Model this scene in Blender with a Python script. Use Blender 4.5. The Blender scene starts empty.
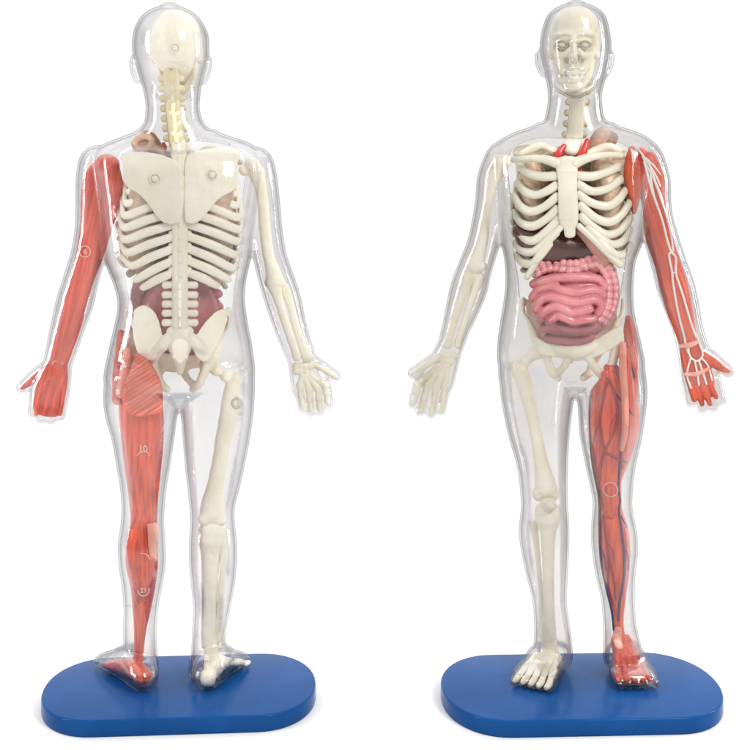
import bpy, bmesh, math, random
import numpy as np
from mathutils import Vector, Matrix, noise
from mathutils.bvhtree import BVHTree
random.seed(3)
# ------------------------------------------------------------------ camera, world, lights
S = 0.0005                     # metres per unit: 1 unit = one photo pixel at the figures
D, H = 1300.0, 524.0           # camera distance and height
HROW = 170.0                   # horizon row of the photograph
sc = bpy.context.scene
C = sc.collection
cd = bpy.data.cameras.new('camera'); cam = bpy.data.objects.new('camera', cd); C.objects.link(cam)
cam.location = (0, -D*S, H*S); cam.rotation_euler = (math.pi/2, 0, 0)
cd.sensor_width = 36; cd.lens = 36*D/750; cd.shift_y = -(375-HROW)/750
cd.clip_start = 0.01; cd.clip_end = 200
sc.camera = cam
w = bpy.data.worlds.new('World'); sc.world = w; w.use_nodes = True
nt = w.node_tree; N = nt.nodes; L = nt.links
N.clear()
out = N.new('ShaderNodeOutputWorld'); bg = N.new('ShaderNodeBackground'); tc = N.new('ShaderNodeTexCoord')
sx = N.new('ShaderNodeSeparateXYZ'); L.new(tc.outputs['Generated'], sx.inputs[0])
def mathn(op, a, b=None):
    n = N.new('ShaderNodeMath'); n.operation = op
    for i, v in enumerate((a, b)):
        if v is None: continue
        if hasattr(v, 'node'): L.new(v, n.inputs[i])
        else: n.inputs[i].default_value = v
    return n.outputs[0]
def mapr(v, a, b, c, d):
    n = N.new('ShaderNodeMapRange'); n.interpolation_type = 'SMOOTHSTEP'
    L.new(v, n.inputs[0])
    for i, q in enumerate((a, b, c, d)): n.inputs[i+1].default_value = q
    return n.outputs[0]
WORLD_FRONT, WORLD_TOP = 0.18, 1.15
low = mapr(sx.outputs['Z'], -0.02, 0.4, 0.50, WORLD_FRONT)        # front glow added near the horizon to soften its mirrored line, dimmer above
bk = mapr(sx.outputs['Y'], -0.1, 0.35, 0.0, 1.0)
back = mathn('ADD', mathn('MULTIPLY', low, mathn('SUBTRACT', 1.0, bk)), mathn('MULTIPLY', bk, 1.05))   # white studio wall behind the models
top = mapr(sx.outputs['Z'], 0.22, 0.75, 0.0, WORLD_TOP)          # overhead glow added to light the floor evenly to white
tot = mathn('ADD', back, top)
L.new(tot, bg.inputs['Strength']); bg.inputs['Color'].default_value = (1, 1, 1, 1)
L.new(bg.outputs[0], out.inputs[0])

def area(name, loc, target, sx_, sy_, power, col=(1, 1, 1)):
    l = bpy.data.lights.new(name, 'AREA'); l.shape = 'ELLIPSE'; l.size = sx_*S; l.size_y = sy_*S
    l.energy = power; l.color = col
    o = bpy.data.objects.new(name, l); C.objects.link(o)
    o.location = Vector(loc)*S
    o.rotation_euler = (Vector(target)-Vector(loc)).to_track_quat('-Z', 'Y').to_euler()
area('added_key_light', (900, -1200, 1300), (0, 0, 350), 380, 800, 5.2, (1, 0.98, 0.95))  # unseen lamp added for frontal light and highlights
area('added_side_strip', (-1300, -500, 700), (0, 0, 350), 90, 1100, 2.0)  # unseen strip lamp added for bright streaks on the shell
area('added_rim_strip', (1300, 200, 600), (0, 0, 350), 80, 1100, 1.6)  # second unseen strip, added on the right for shell streaks
sc.render.engine = 'CYCLES'
cy = sc.cycles
cy.max_bounces = 16; cy.transparent_max_bounces = 48; cy.diffuse_bounces = 5; cy.glossy_bounces = 6
cy.transmission_bounces = 16; cy.use_denoising = True; cy.caustics_refractive = False; cy.caustics_reflective = False
vs = sc.view_settings; vs.view_transform = 'Standard'; vs.look = 'None'; vs.gamma = 1; vs.exposure = 0.0

# ------------------------------------------------------------------ materials
def newmat(name):
    m = bpy.data.materials.new(name); m.use_nodes = True
    return m, m.node_tree.nodes, m.node_tree.links, m.node_tree.nodes['Principled BSDF']
def noisy(name, c1, c2, rough=0.4, scale=60, mapscale=(1, 1, 1), rot=(0, 0, 0), bump=0.2, bscale=None, coat=0.0, sss=0.0, lo=0.35, hi=0.65, spec=0.5, dist=0.0006, detail=4):
    m, n, l, p = newmat(name)
    t = n.new('ShaderNodeTexCoord'); mp = n.new('ShaderNodeMapping'); mp.inputs['Scale'].default_value = mapscale
    mp.inputs['Rotation'].default_value = rot
    mp0 = n.new('ShaderNodeMapping'); mp0.inputs['Rotation'].default_value = rot
    l.new(t.outputs['Object'], mp0.inputs[0])
    mp.inputs['Rotation'].default_value = (0, 0, 0)
    l.new(mp0.outputs[0], mp.inputs[0])
    nz = n.new('ShaderNodeTexNoise'); nz.inputs['Scale'].default_value = scale; nz.inputs['Detail'].default_value = detail
    l.new(mp.outputs[0], nz.inputs['Vector'])
    r = n.new('ShaderNodeValToRGB'); r.color_ramp.elements[0].position = lo; r.color_ramp.elements[1].position = hi
    r.color_ramp.elements[0].color = (*c1, 1); r.color_ramp.elements[1].color = (*c2, 1)
    l.new(nz.outputs[0], r.inputs[0]); l.new(r.outputs[0], p.inputs['Base Color'])
    nb = n.new('ShaderNodeTexNoise'); nb.inputs['Scale'].default_value = bscale or scale*1.6; nb.inputs['Detail'].default_value = 5
    l.new(mp.outputs[0], nb.inputs['Vector'])
    b = n.new('ShaderNodeBump'); b.inputs['Strength'].default_value = bump; b.inputs['Distance'].default_value = dist
    l.new(nb.outputs[0], b.inputs['Height']); l.new(b.outputs[0], p.inputs['Normal'])
    p.inputs['Roughness'].default_value = rough; p.inputs['Coat Weight'].default_value = coat
    p.inputs['Specular IOR Level'].default_value = spec
    if sss:
        p.inputs['Subsurface Weight'].default_value = sss; p.inputs['Subsurface Radius'].default_value = (1, .7, .5); p.inputs['Subsurface Scale'].default_value = 0.0015
    return m
M = {}
M['bone'] = noisy('cream_bone_plastic', (.86, .80, .62), (.93, .89, .76), .38, 70, bump=.12)
M['rib'] = noisy('dimmed_rib_plastic', (.49, .465, .365), (.56, .53, .43), .36, 70, bump=.10)  # rib plastic darkened to offset the strong light on the uncovered chest
M['rib_lifted'] = noisy('lifted_rib_plastic', (.86, .81, .65), (.92, .88, .75), .36, 70, bump=.10)  # same rib plastic brightened to offset shade inside the shell
M['plate'] = noisy('ivory_blade_plastic', (.83, .77, .61), (.90, .85, .72), .34, 50, bump=.08)
M['yellow'] = noisy('yellowed_bone_plastic', (.70, .60, .36), (.80, .72, .50), .4, 90, bump=.15)
M['muscle'] = noisy('orange_red_muscle', (.56, .05, .02), (.92, .135, .052), .36, 620, (1, 1, .05), bump=.6, coat=.15, dist=.0009)
TILT = math.radians(14)
M['muscle_arm'] = noisy('orange_red_arm_muscle', (.60, .06, .022), (.88, .125, .05), .36, 620, (1, 1, .05), (0, TILT, 0), bump=.6, coat=.15, dist=.0009)
M['muscle_arm2'] = noisy('orange_red_arm_muscle_mirrored', (.58, .06, .03), (.88, .13, .065), .36, 620, (1, 1, .05), (0, -TILT, 0), bump=.6, coat=.15, dist=.0009)
M['glute'] = noisy('striated_gluteal_muscle', (.68, .11, .07), (.94, .30, .21), .4, 1300, (1, 1, .03), (0, math.radians(-58), 0), bump=.8, dist=.001)
M['tendon'] = noisy('pinkish_tendon', (.84, .32, .23), (.90, .44, .35), .4, 200, (1, 1, .1), bump=.3)
M['fascia'] = noisy('pale_red_fascia', (.82, .26, .18), (.88, .36, .27), .4, 300, (1, 1, .06), bump=.4)
M['muscle_dark'] = noisy('deep_orange_muscle', (.42, .055, .022), (.60, .10, .04), .38, 620, (1, 1, .05), bump=.6, dist=.0009)
M['gut'] = noisy('pink_gut', (.44, .135, .145), (.54, .20, .205), .36, 90, bump=.3, coat=.2, sss=.12)
M['colon'] = noisy('light_pink_colon', (.50, .195, .205), (.60, .275, .28), .33, 110, bump=.3, coat=.25, sss=.12)
M['liver'] = noisy('dark_maroon_liver', (.045, .014, .012), (.085, .028, .022), .3, 60, bump=.3, coat=.2)
M['lung'] = noisy('tan_lung', (.48, .33, .22), (.60, .45, .32), .4, 200, bump=.5)
M['stomach'] = noisy('tan_pink_stomach', (.36, .17, .12), (.46, .24, .17), .35, 60, bump=.2)
M['brown'] = noisy('brown_airway', (.42, .24, .16), (.56, .36, .26), .4, 80, bump=.4)
M['artery'] = noisy('bright_red_artery', (.52, .02, .02), (.62, .04, .03), .3, 80, bump=.1, coat=.2)
M['darkred'] = noisy('dark_red_vessel', (.32, .014, .018), (.40, .03, .03), .35, 80, bump=.1)
M['vein'] = noisy('dark_blue_grey_vein', (.05, .028, .09), (.09, .045, .14), .35, 80, bump=.1)
M['greyvein'] = noisy('grey_vein', (.28, .24, .34), (.36, .32, .40), .35, 80, bump=.1)
M['nerve'] = noisy('white_nerve_plastic', (.86, .84, .80), (.92, .90, .86), .3, 80, bump=.1)
M['mark'] = noisy('pale_moulded_mark', (.80, .46, .38), (.86, .54, .46), .3, 80, bump=.1)
M['disc'] = noisy('white_disc', (.80, .78, .72), (.85, .83, .78), .35, 60, bump=.1)

def basemat():
    m, n, l, p = newmat('royal_blue_plastic')
    p.inputs['Base Color'].default_value = (.008, .066, .235, 1); p.inputs['Specular IOR Level'].default_value = .06
    t = n.new('ShaderNodeTexCoord')
    nz = n.new('ShaderNodeTexNoise'); nz.inputs['Scale'].default_value = 55; nz.inputs['Detail'].default_value = 6
    l.new(t.outputs['Object'], nz.inputs['Vector'])
    mr = n.new('ShaderNodeMapRange'); mr.inputs[3].default_value = .13; mr.inputs[4].default_value = .24
    l.new(nz.outputs[0], mr.inputs[0]); l.new(mr.outputs[0], p.inputs['Roughness'])
    rc = n.new('ShaderNodeValToRGB'); rc.color_ramp.elements[0].position = .3; rc.color_ramp.elements[1].position = .7
    rc.color_ramp.elements[0].color = (.005, .052, .185, 1); rc.color_ramp.elements[1].color = (.008, .064, .225, 1)
    l.new(nz.outputs[0], rc.inputs[0]); l.new(rc.outputs[0], p.inputs['Base Color'])
    n2 = n.new('ShaderNodeTexNoise'); n2.inputs['Scale'].default_value = 900; n2.inputs['Detail'].default_value = 3
    l.new(t.outputs['Object'], n2.inputs['Vector'])
    b = n.new('ShaderNodeBump'); b.inputs['Strength'].default_value = .12; b.inputs['Distance'].default_value = .0002
    l.new(n2.outputs[0], b.inputs['Height']); l.new(b.outputs[0], p.inputs['Normal'])
    return m
M['base'] = basemat()
def floormat():
    m, n, l, p = newmat('white_sweep_paper')
    p.inputs['Base Color'].default_value = (.71, .71, .71, 1); p.inputs['Roughness'].default_value = .9; p.inputs['Specular IOR Level'].default_value = 0
    return m
M['floor'] = floormat()
def shellmat(name, face, edge_shade, haze):
    m = bpy.data.materials.new(name); m.use_nodes = True
    n = m.node_tree.nodes; l = m.node_tree.links; n.clear()
    o = n.new('ShaderNodeOutputMaterial')
    lw = n.new('ShaderNodeLayerWeight'); lw.inputs[0].default_value = .5
    pw = n.new('ShaderNodeMath'); pw.operation = 'POWER'; l.new(lw.outputs['Facing'], pw.inputs[0]); pw.inputs[1].default_value = 2.8
    mx = n.new('ShaderNodeMix'); mx.data_type = 'RGBA'
    l.new(pw.outputs[0], mx.inputs[0]); mx.inputs[6].default_value = (*face, 1); mx.inputs[7].default_value = (*edge_shade, 1)  # darker tint at grazing angles stands in for refraction along the outline
    tr = n.new('ShaderNodeBsdfTransparent'); l.new(mx.outputs[2], tr.inputs[0])
    t = n.new('ShaderNodeTexCoord')
    nz = n.new('ShaderNodeTexNoise'); nz.inputs['Scale'].default_value = 75; nz.inputs['Detail'].default_value = 5; nz.inputs['Roughness'].default_value = .6
    l.new(t.outputs['Object'], nz.inputs['Vector'])
    b = n.new('ShaderNodeBump'); b.inputs['Strength'].default_value = .3; b.inputs['Distance'].default_value = .0012
    l.new(nz.outputs[0], b.inputs['Height'])
    gl = n.new('ShaderNodeBsdfGlossy'); gl.inputs['Roughness'].default_value = .05; l.new(b.outputs[0], gl.inputs['Normal'])
    gl.inputs[0].default_value = (.95, .95, .97, 1)
    fr = n.new('ShaderNodeFresnel'); fr.inputs[0].default_value = 1.46; l.new(b.outputs[0], fr.inputs['Normal'])
    sat = n.new('ShaderNodeMath'); sat.operation = 'MINIMUM'; l.new(fr.outputs[0], sat.inputs[0]); sat.inputs[1].default_value = .22
    m1 = n.new('ShaderNodeMixShader'); l.new(sat.outputs[0], m1.inputs[0]); l.new(tr.outputs[0], m1.inputs[1]); l.new(gl.outputs[0], m1.inputs[2])
    df = n.new('ShaderNodeBsdfDiffuse'); df.inputs[0].default_value = (.70, .69, .67, 1); l.new(b.outputs[0], df.inputs['Normal'])
    hz = n.new('ShaderNodeMapRange'); l.new(nz.outputs[0], hz.inputs[0]); hz.inputs[1].default_value = .35; hz.inputs[2].default_value = .75
    hz.inputs[3].default_value = haze*.4; hz.inputs[4].default_value = haze*1.8
    m2 = n.new('ShaderNodeMixShader'); l.new(hz.outputs[0], m2.inputs[0]); l.new(m1.outputs[0], m2.inputs[1]); l.new(df.outputs[0], m2.inputs[2])
    l.new(m2.outputs[0], o.inputs[0])
    return m
M['shell_front'] = shellmat('clear_plastic_smoky', (.905, .90, .895), (.40, .395, .39), .005)
M['shell_back'] = shellmat('clear_plastic_milky', (.94, .937, .937), (.42, .415, .42), .005)

# ------------------------------------------------------------------ geometry helpers
FB_Y = ([-20, 0, 50, 96, 158, 240, 300, 345, 397, 509, 640, 700], [-17, 3, 53, 103, 160, 249, 310, 356, 409, 524, 645, 700])
class Fig:
    """local frame of one model: u to the picture's right, v away from the camera, z up"""
    def __init__(s, xrow, rot_extra=0):
        s.px0 = xrow; xr = xrow-375.0
        s.root = np.array([xr, 0, 0.]); n = math.hypot(xr, D)
        s.f = np.array([xr/n, D/n, 0]); s.r = np.array([D/n, -xr/n, 0]); s.n = n
        s.ang = math.atan2(-xr, D)
        s.cam = np.array([0, -D, H])
    def p(s, x, y, d=0.0):
        dr = np.array([x-375.0, D, HROW-y])
        t = (d+np.dot(s.root-s.cam, s.f))/np.dot(dr, s.f)
        q = s.cam+t*dr-s.root
        return np.array([np.dot(q, s.r), np.dot(q, s.f), q[2]])
    def g(s, x, y, z=16.0):
        dr = np.array([x-375.0, D, HROW-y]); t = (z-H)/dr[2]
        q = s.cam+t*dr-s.root
        return np.array([np.dot(q, s.r), np.dot(q, s.f), z])
class Mapped:
    """the same model seen from the other side: pixels traced on the other photograph view"""
    def __init__(s, fig, front_to_back): s.fig = fig; s.fb = front_to_back
    def p(s, x, y, d=0.0):
        if s.fb: X = 180-(x-571)*1.03; Y = np.interp(y, FB_Y[0], FB_Y[1])
        else: X = 571-(x-180)/1.03; Y = np.interp(y, FB_Y[1], FB_Y[0])
        return s.fig.p(X, Y, -d)

def catmull(P, sub):
    P = np.asarray(P, float)
    if len(P) == 2 or sub <= 1:
        return np.concatenate([P[i]+(P[i+1]-P[i])*np.linspace(0, 1, sub, endpoint=False)[:, None] for i in range(len(P)-1)]+[P[-1:]])
    Q = np.vstack([2*P[0]-P[1], P, 2*P[-1]-P[-2]])
    o = []
    for i in range(1, len(Q)-2):
        a, b, c, d = Q[i-1:i+3]
        for t in np.linspace(0, 1, sub, endpoint=False):
            o.append(.5*((2*b)+(-a+c)*t+(2*a-5*b+4*c-d)*t*t+(-a+3*b-3*c+d)*t**3))
    o.append(P[-1]); return np.array(o)

class MB:
    def __init__(s): s.v = []; s.f = []
    def tube(s, pts, ref='y', n=16, sub=5, pw=2.0, cap=True, capk=1.0, fixT=None):
        """pts: (point3, ra, rb): rb along ref, ra across it; round ends"""
        A = np.array([list(p[0])+[p[1], p[2] if len(p) > 2 else p[1]] for p in pts], float)
        A = catmull(A, sub); A[:, 3:] = np.maximum(A[:, 3:], .15)
        X = A[:, :3]; T = np.gradient(X, axis=0); T /= np.linalg.norm(T, axis=1)[:, None]+1e-9
        if fixT is not None: T = np.repeat(np.array([fixT], float), len(X), 0)
        R = {'y': np.array([0, 1., 0]), 'z': np.array([0, 0, 1.]), 'x': np.array([1., 0, 0])}[ref]
        rings = []
        def ring(c, t, ra, rb):
            b = R-np.dot(R, t)*t; b /= np.linalg.norm(b)+1e-9; a = np.cross(b, t)
            th = np.linspace(0, 2*math.pi, n, endpoint=False); ct, st = np.cos(th), np.sin(th)
            e = 2.0/pw
            ca = np.sign(ct)*np.abs(ct)**e; sb = np.sign(st)*np.abs(st)**e
            return c+np.outer(ca*ra, a)+np.outer(sb*rb, b)
        if cap:
            r = min(A[0, 3], A[0, 4])
            for k in (80, 55, 28): k = math.radians(k); rings.append(ring(X[0]-T[0]*r*capk*math.sin(k), T[0], A[0, 3]*math.cos(k), A[0, 4]*math.cos(k)))
        for i in range(len(X)): rings.append(ring(X[i], T[i], A[i, 3], A[i, 4]))
        if cap:
            r = min(A[-1, 3], A[-1, 4])
            for k in (28, 55, 80): k = math.radians(k); rings.append(ring(X[-1]+T[-1]*r*capk*math.sin(k), T[-1], A[-1, 3]*math.cos(k), A[-1, 4]*math.cos(k)))
        b0 = len(s.v)
        for r in rings: s.v.extend(r)
        m = len(rings)
        for i in range(m-1):
            for j in range(n):
                s.f.append((b0+i*n+j, b0+i*n+(j+1) % n, b0+(i+1)*n+(j+1) % n, b0+(i+1)*n+j))
        s.f.append(tuple(b0+j for j in range(n))[::-1]); s.f.append(tuple(b0+(m-1)*n+j for j in range(n)))
        return s
    def ball(s, c, r, n=14):
        if not hasattr(r, '__len__'): r = (r, r, r)
        b0 = len(s.v); c = np.asarray(c, float); m = n//2+1
        s.v.append(c+np.array([0, 0, r[2]]))
        for i in range(1, m):
            a = math.pi*i/m
            for j in range(n):
                t = 2*math.pi*j/n
                s.v.append(c+np.array([r[0]*math.sin(a)*math.cos(t), r[1]*math.sin(a)*math.sin(t), r[2]*math.cos(a)]))
        s.v.append(c-np.array([0, 0, r[2]])); e = len(s.v)-1
        for j in range(n):
            s.f.append((b0, b0+1+j, b0+1+(j+1) % n))
            s.f.append((e, e-n+(j+1) % n, e-n+j))
        for i in range(m-2):
            for j in range(n):
                a = b0+1+i*n
                s.f.append((a+j, a+n+j, a+n+(j+1) % n, a+(j+1) % n))
        return s
    def plate(s, F, poly, d, th, curve=True):
        """outline in photo pixels -> solid plate of the given thickness"""
        P = np.array([list(q)+[0]*(3-len(q)) for q in poly], float)
        if curve: Q = np.vstack([P, P[:1]]); P = catmull(Q, 4)[:-1]
        n = len(P); b0 = len(s.v)
        for sg in (-1, 1):
            for q in P: s.v.append(F.p(q[0], q[1], d+q[2]+sg*th/2))
        s.f.append(tuple(b0+i for i in range(n))); s.f.append(tuple(b0+n+i for i in range(n))[::-1])
        for i in range(n): s.f.append((b0+i, b0+n+i, b0+n+(i+1) % n, b0+(i+1) % n))
        return s
    def mesh(s, name):
        me = bpy.data.meshes.new(name)
        me.from_pydata([tuple(float(c)*S for c in q) for q in s.v], [], s.f)
        bm = bmesh.new(); bm.from_mesh(me); bmesh.ops.recalc_face_normals(bm, faces=bm.faces); bm.to_mesh(me); bm.free()
        return me
def fuse(me, vox, smooth=2, keep=None):
    o = bpy.data.objects.new('tmp', me); C.objects.link(o)
    r = o.modifiers.new('r', 'REMESH'); r.mode = 'VOXEL'; r.voxel_size = vox*S
    if smooth: q = o.modifiers.new('s', 'SMOOTH'); q.factor = .5; q.iterations = smooth
    dg = bpy.context.evaluated_depsgraph_get()
    me2 = bpy.data.meshes.new_from_object(o.evaluated_get(dg)); bpy.data.objects.remove(o); return me2
def link(name, me, mat, parent, label=None):
    me.materials.clear(); me.materials.append(M[mat] if isinstance(mat, str) else mat)
    me.name = name
    me.polygons.foreach_set('use_smooth', [True]*len(me.polygons)); me.update()
    o = bpy.data.objects.new(name, me); C.objects.link(o); o.parent = parent
    if label: o['label'] = label
    return o
def part(name, mb, mat, parent, vox=None, smooth=2, label=None):
    me = mb.mesh(name)
    if vox:
        me = fuse(me, vox, smooth)
        amp = {'bone': .42, 'plate': .18, 'lung': .8, 'brown': .5, 'colon': .25, 'gut': .2}.get(mat, 0)
        if amp:
            fq = 1/(7.0*S); ns = [v.normal.copy() for v in me.vertices]
            for v, n_ in zip(me.vertices, ns):
                v.co += n_*(amp*S*(noise.noise(v.co*fq)+.5*noise.noise(v.co*fq*2.3)))
            me.update()
    return link(name, me, mat, parent, label)
def rows(F, mb, R, pw=2.0, n=32, sub=5, cap=True):
    """R: (y, xl, xr, dfront, dback) cross-section rows"""
    pts = []
    for y, xl, xr, df, db in R:
        dm = (df+db)/2; pts.append((F.p((xl+xr)/2, y, dm), (xr-xl)/2*(1+dm/D), (db-df)/2))
    return mb.tube(pts, 'y', n, sub, pw, cap, .4, (0, 0, -1))
def line(F, mb, pts, r=None, n=12, sub=5, ref='y', flat=1.0, pw=2.0):
    """pts: (x,y,d[,r[,rb]]) in photo pixels"""
    q = []
    for p in pts:
        rr = p[3] if len(p) > 3 else r
        rb = p[4] if len(p) > 4 else rr*flat
        q.append((F.p(p[0], p[1], p[2]), rr, rb))
    return mb.tube(q, ref, n, sub, pw)
def drape(F, target, pts, r, sub=6, n=8, out_=0.0, side=-1):
    """a vessel laid on the surface of another part, seen from the camera side"""
    me = target.data
    bv = BVHTree.FromPolygons([tuple(v.co) for v in me.vertices], [tuple(p.vertices) for p in me.polygons])
    P = catmull([(a, b) for a, b in pts], sub); q = []; last = None
    for x, y in P:
        a = Vector(F.p(x, y, 200*side))*S; b = Vector(F.p(x, y, -200*side))*S
        h = bv.ray_cast(a, (b-a).normalized())
        if h[0] is not None:
            last = (h[0]+(a-b).normalized()*out_*S)/S; q.append(np.array(last))
        elif last is not None:
            dd = last[1]; q.append(F.p(x, y, dd))
    if len(q) < 2: return None
    q = np.array(q)
    for _ in range(2):
        if len(q) > 3: q[1:-1, 1] = (q[:-2, 1]+q[1:-1, 1]+q[2:, 1])/3
    mb = MB(); mb.tube([(c, r) for c in q], 'y', n, 1)
    return mb
def hit(F, target, x, y, out_=.5):
    me = target.data
    bv = BVHTree.FromPolygons([tuple(v.co) for v in me.vertices], [tuple(p.vertices) for p in me.polygons])
    a = Vector(F.p(x, y, -200))*S; b = Vector(F.p(x, y, 200))*S
    h = bv.ray_cast(a, (b-a).normalized())
    return (np.array(h[0])/S+np.array([0, -out_, 0])) if h[0] is not None else F.p(x, y, 0)
def ringmark(F, target, name, x, y, R, r, parent, mat='mark', arc=(0, 360), spiral=0):
    c = hit(F, target, x, y, 0); mb = MB(); pts = []
    for k in range(25):
        t = math.radians(arc[0]+(arc[1]-arc[0])*k/24); rr = R-spiral*k/24
        pts.append((c+np.array([rr*math.cos(t), -.4, rr*math.sin(t)]), r))
    mb.tube(pts, 'y', 6, 1)
    return part(name, mb, mat, parent)
def textmark(F, target, name, body, x, y, size, parent, mat='mark'):
    cu = bpy.data.curves.new(name, 'FONT'); cu.body = body; cu.size = size*S; cu.extrude = .5*S; cu.bevel_depth = .25*S
    cu.align_x = 'CENTER'; cu.align_y = 'CENTER'
    o = bpy.data.objects.new('t', cu); C.objects.link(o)
    me = bpy.data.meshes.new_from_object(o.evaluated_get(bpy.context.evaluated_depsgraph_get())); bpy.data.objects.remove(o)
    c = hit(F, target, x, y, .6)*S
    me.transform(Matrix.Translation(Vector(c)) @ Matrix.Rotation(math.pi/2, 4, 'X'))
    o = link(name, me, mat, parent)
    me.polygons.foreach_set('use_smooth', [False]*len(me.polygons)); return o

# ------------------------------------------------------------------ floor
fm = MB(); fm.v = [np.array(q, float) for q in ((-60000, -60000, 0), (60000, -60000, 0), (60000, 60000, 0), (-60000, 60000, 0))]; fm.f = [(0, 1, 2, 3)]
fl = part('floor', fm, 'floor', None); fl['kind'] = 'structure'

def root(F, label):
    o = bpy.data.objects.new('anatomy_model', None); C.objects.link(o)
    o.empty_display_size = .02
    o.location = Vector(F.root)*S; o.rotation_euler = (0, 0, F.ang)
    o['label'] = label; o['category'] = 'anatomy model'; o['group'] = 'see-through human anatomy models'
    return o
def base(F, R, cx, hw, rc, v0, v1, yaw):
    """flat stand with half-oval ends"""
    hd = (v1-v0)/2; vc = (v0+v1)/2; uc = F.p(cx, 688, vc)[0]; prof = []
    for cxs, a0 in ((1, -90), (-1, 90)):
        for k in range(25):
            t = math.radians(a0+180*k/24)
            e = 2/2.1
            c_, s_ = math.cos(t), math.sin(t)
            prof.append((cxs*(hw-rc)+rc*math.copysign(abs(c_)**e, c_), hd*math.copysign(abs(s_)**e, s_)))
    prof = np.array(prof); n = len(prof); mb = MB(); ca, sa = math.cos(yaw), math.sin(yaw)
    lv = [(0.0, 1.2), (0.8, .3), (2, 0), (13.6, 0), (14.9, .35), (15.7, 1.1), (16, 2.2)]
    for z, ins in lv:
        for x, y in prof:
            l = math.hypot(x/hw, y/hd)+1e-9
            x2 = x-ins*np.sign(x)*min(1, abs(x)/hw); y2 = y-ins*np.sign(y)*min(1, abs(y)/hd)
            mb.v.append(np.array([uc+ca*x2-sa*y2, vc+sa*x2+ca*y2, z]))
    for i in range(len(lv)-1):
        for j in range(n): mb.f.append((i*n+j, i*n+(j+1) % n, (i+1)*n+(j+1) % n, (i+1)*n+j))
    mb.f.append(tuple(range(n))[::-1]); mb.f.append(tuple((len(lv)-1)*n+j for j in range(n)))
    return part('base', mb, 'base', R)

def foot(F, mb, heel, toe, rh, rt, h0, h1, zc=16.6, toes=None):
    """heel, toe: ground pixels; sections flattened on the stand"""
    a = F.g(*heel); b = F.g(*toe); sec = MB(); pts = []
    for t, r_, h in ((0, rh*.86, h0*.7), (.12, rh, h0*.85), (.32, rh*1.0, h0*1.0), (.52, rt*.86, h0*.9), (.72, rt*.95, h0*.66), (.9, rt, h1*1.15), (1, rt*.97, h1)):
        c = a+(b-a)*t; c[2] = zc+h; pts.append((c, r_, h))
    sec.tube(pts, 'z', 24, 4, 2.6)
    for v in sec.v: v[2] = max(v[2], zc)
    b0 = len(mb.v); mb.v += sec.v; mb.f += [tuple(i+b0 for i in f) for f in sec.f]
    dr = (b-a)/np.linalg.norm(b-a); sd = np.array([-dr[1], dr[0], 0])
    if dr[1] > 0: pass
    for k in range(5):
        w_ = rt*2/5.6; off = (k-2)*w_*1.08
        L_ = 3.5+(1.5 if (k == 0) == (toes == 'big_first') and k in (0, 4) else 0)
        c0 = b+sd*off; c1 = c0+dr*(5+L_*.6-abs(k-2)*.6)
        c0 = c0.copy(); c0[2] = zc+h1*.8; c1[2] = zc+h1*.62
        mb.tube([(c0, w_*.52, h1*.8), (c1, w_*.50, h1*.6)], 'z', 12, 3)
    return a, b

def footbones(F, R, heel, toe, rt, ank, mat='bone', side=1):
    a = F.g(*heel); b = F.g(*toe); dr = (b-a)/np.linalg.norm(b-a); sd = np.array([-dr[1], dr[0], 0])
    mb = MB(); up = np.array([0, 0, 1.])
    mb.ball(a+(b-a)*.08+up*10, (8, 9, 9)); mb.ball(a+(b-a)*.24+up*18, (9, 9, 10)); mb.ball(a+(b-a)*.42+up*17, (12, 9, 8))
    mb.tube([(a+(b-a)*.08+up*10, 6), (a+(b-a)*.4+up*13, 7)], 'z', 12, 3)
    mb.tube([(a+(b-a)*.24+up*18, 8), (F.p(*ank), 8)], 'y', 12, 3)
    o = part('foot_bones', mb, mat, R, 1.2, 2)
    for k in range(5):
        off = (k-2)*rt*.36; t = MB()
        s0 = a+(b-a)*.42+sd*(k-2)*rt*.25+up*18; s1 = a+(b-a)*.75+sd*off*.9+up*12; s2 = a+(b-a)*.98+sd*off*1.05+up*6; s3 = s2+dr*7-up*1.5
        t.tube([(s0, 4.0), ((s0+s1)/2, 3.2), (s1, 3.8), ((s1+s2)/2, 2.8), (s2, 3.3), (s3, 2.6)], 'z', 10, 4)
        part('toe_bone', t, mat, o)
    return o

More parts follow.
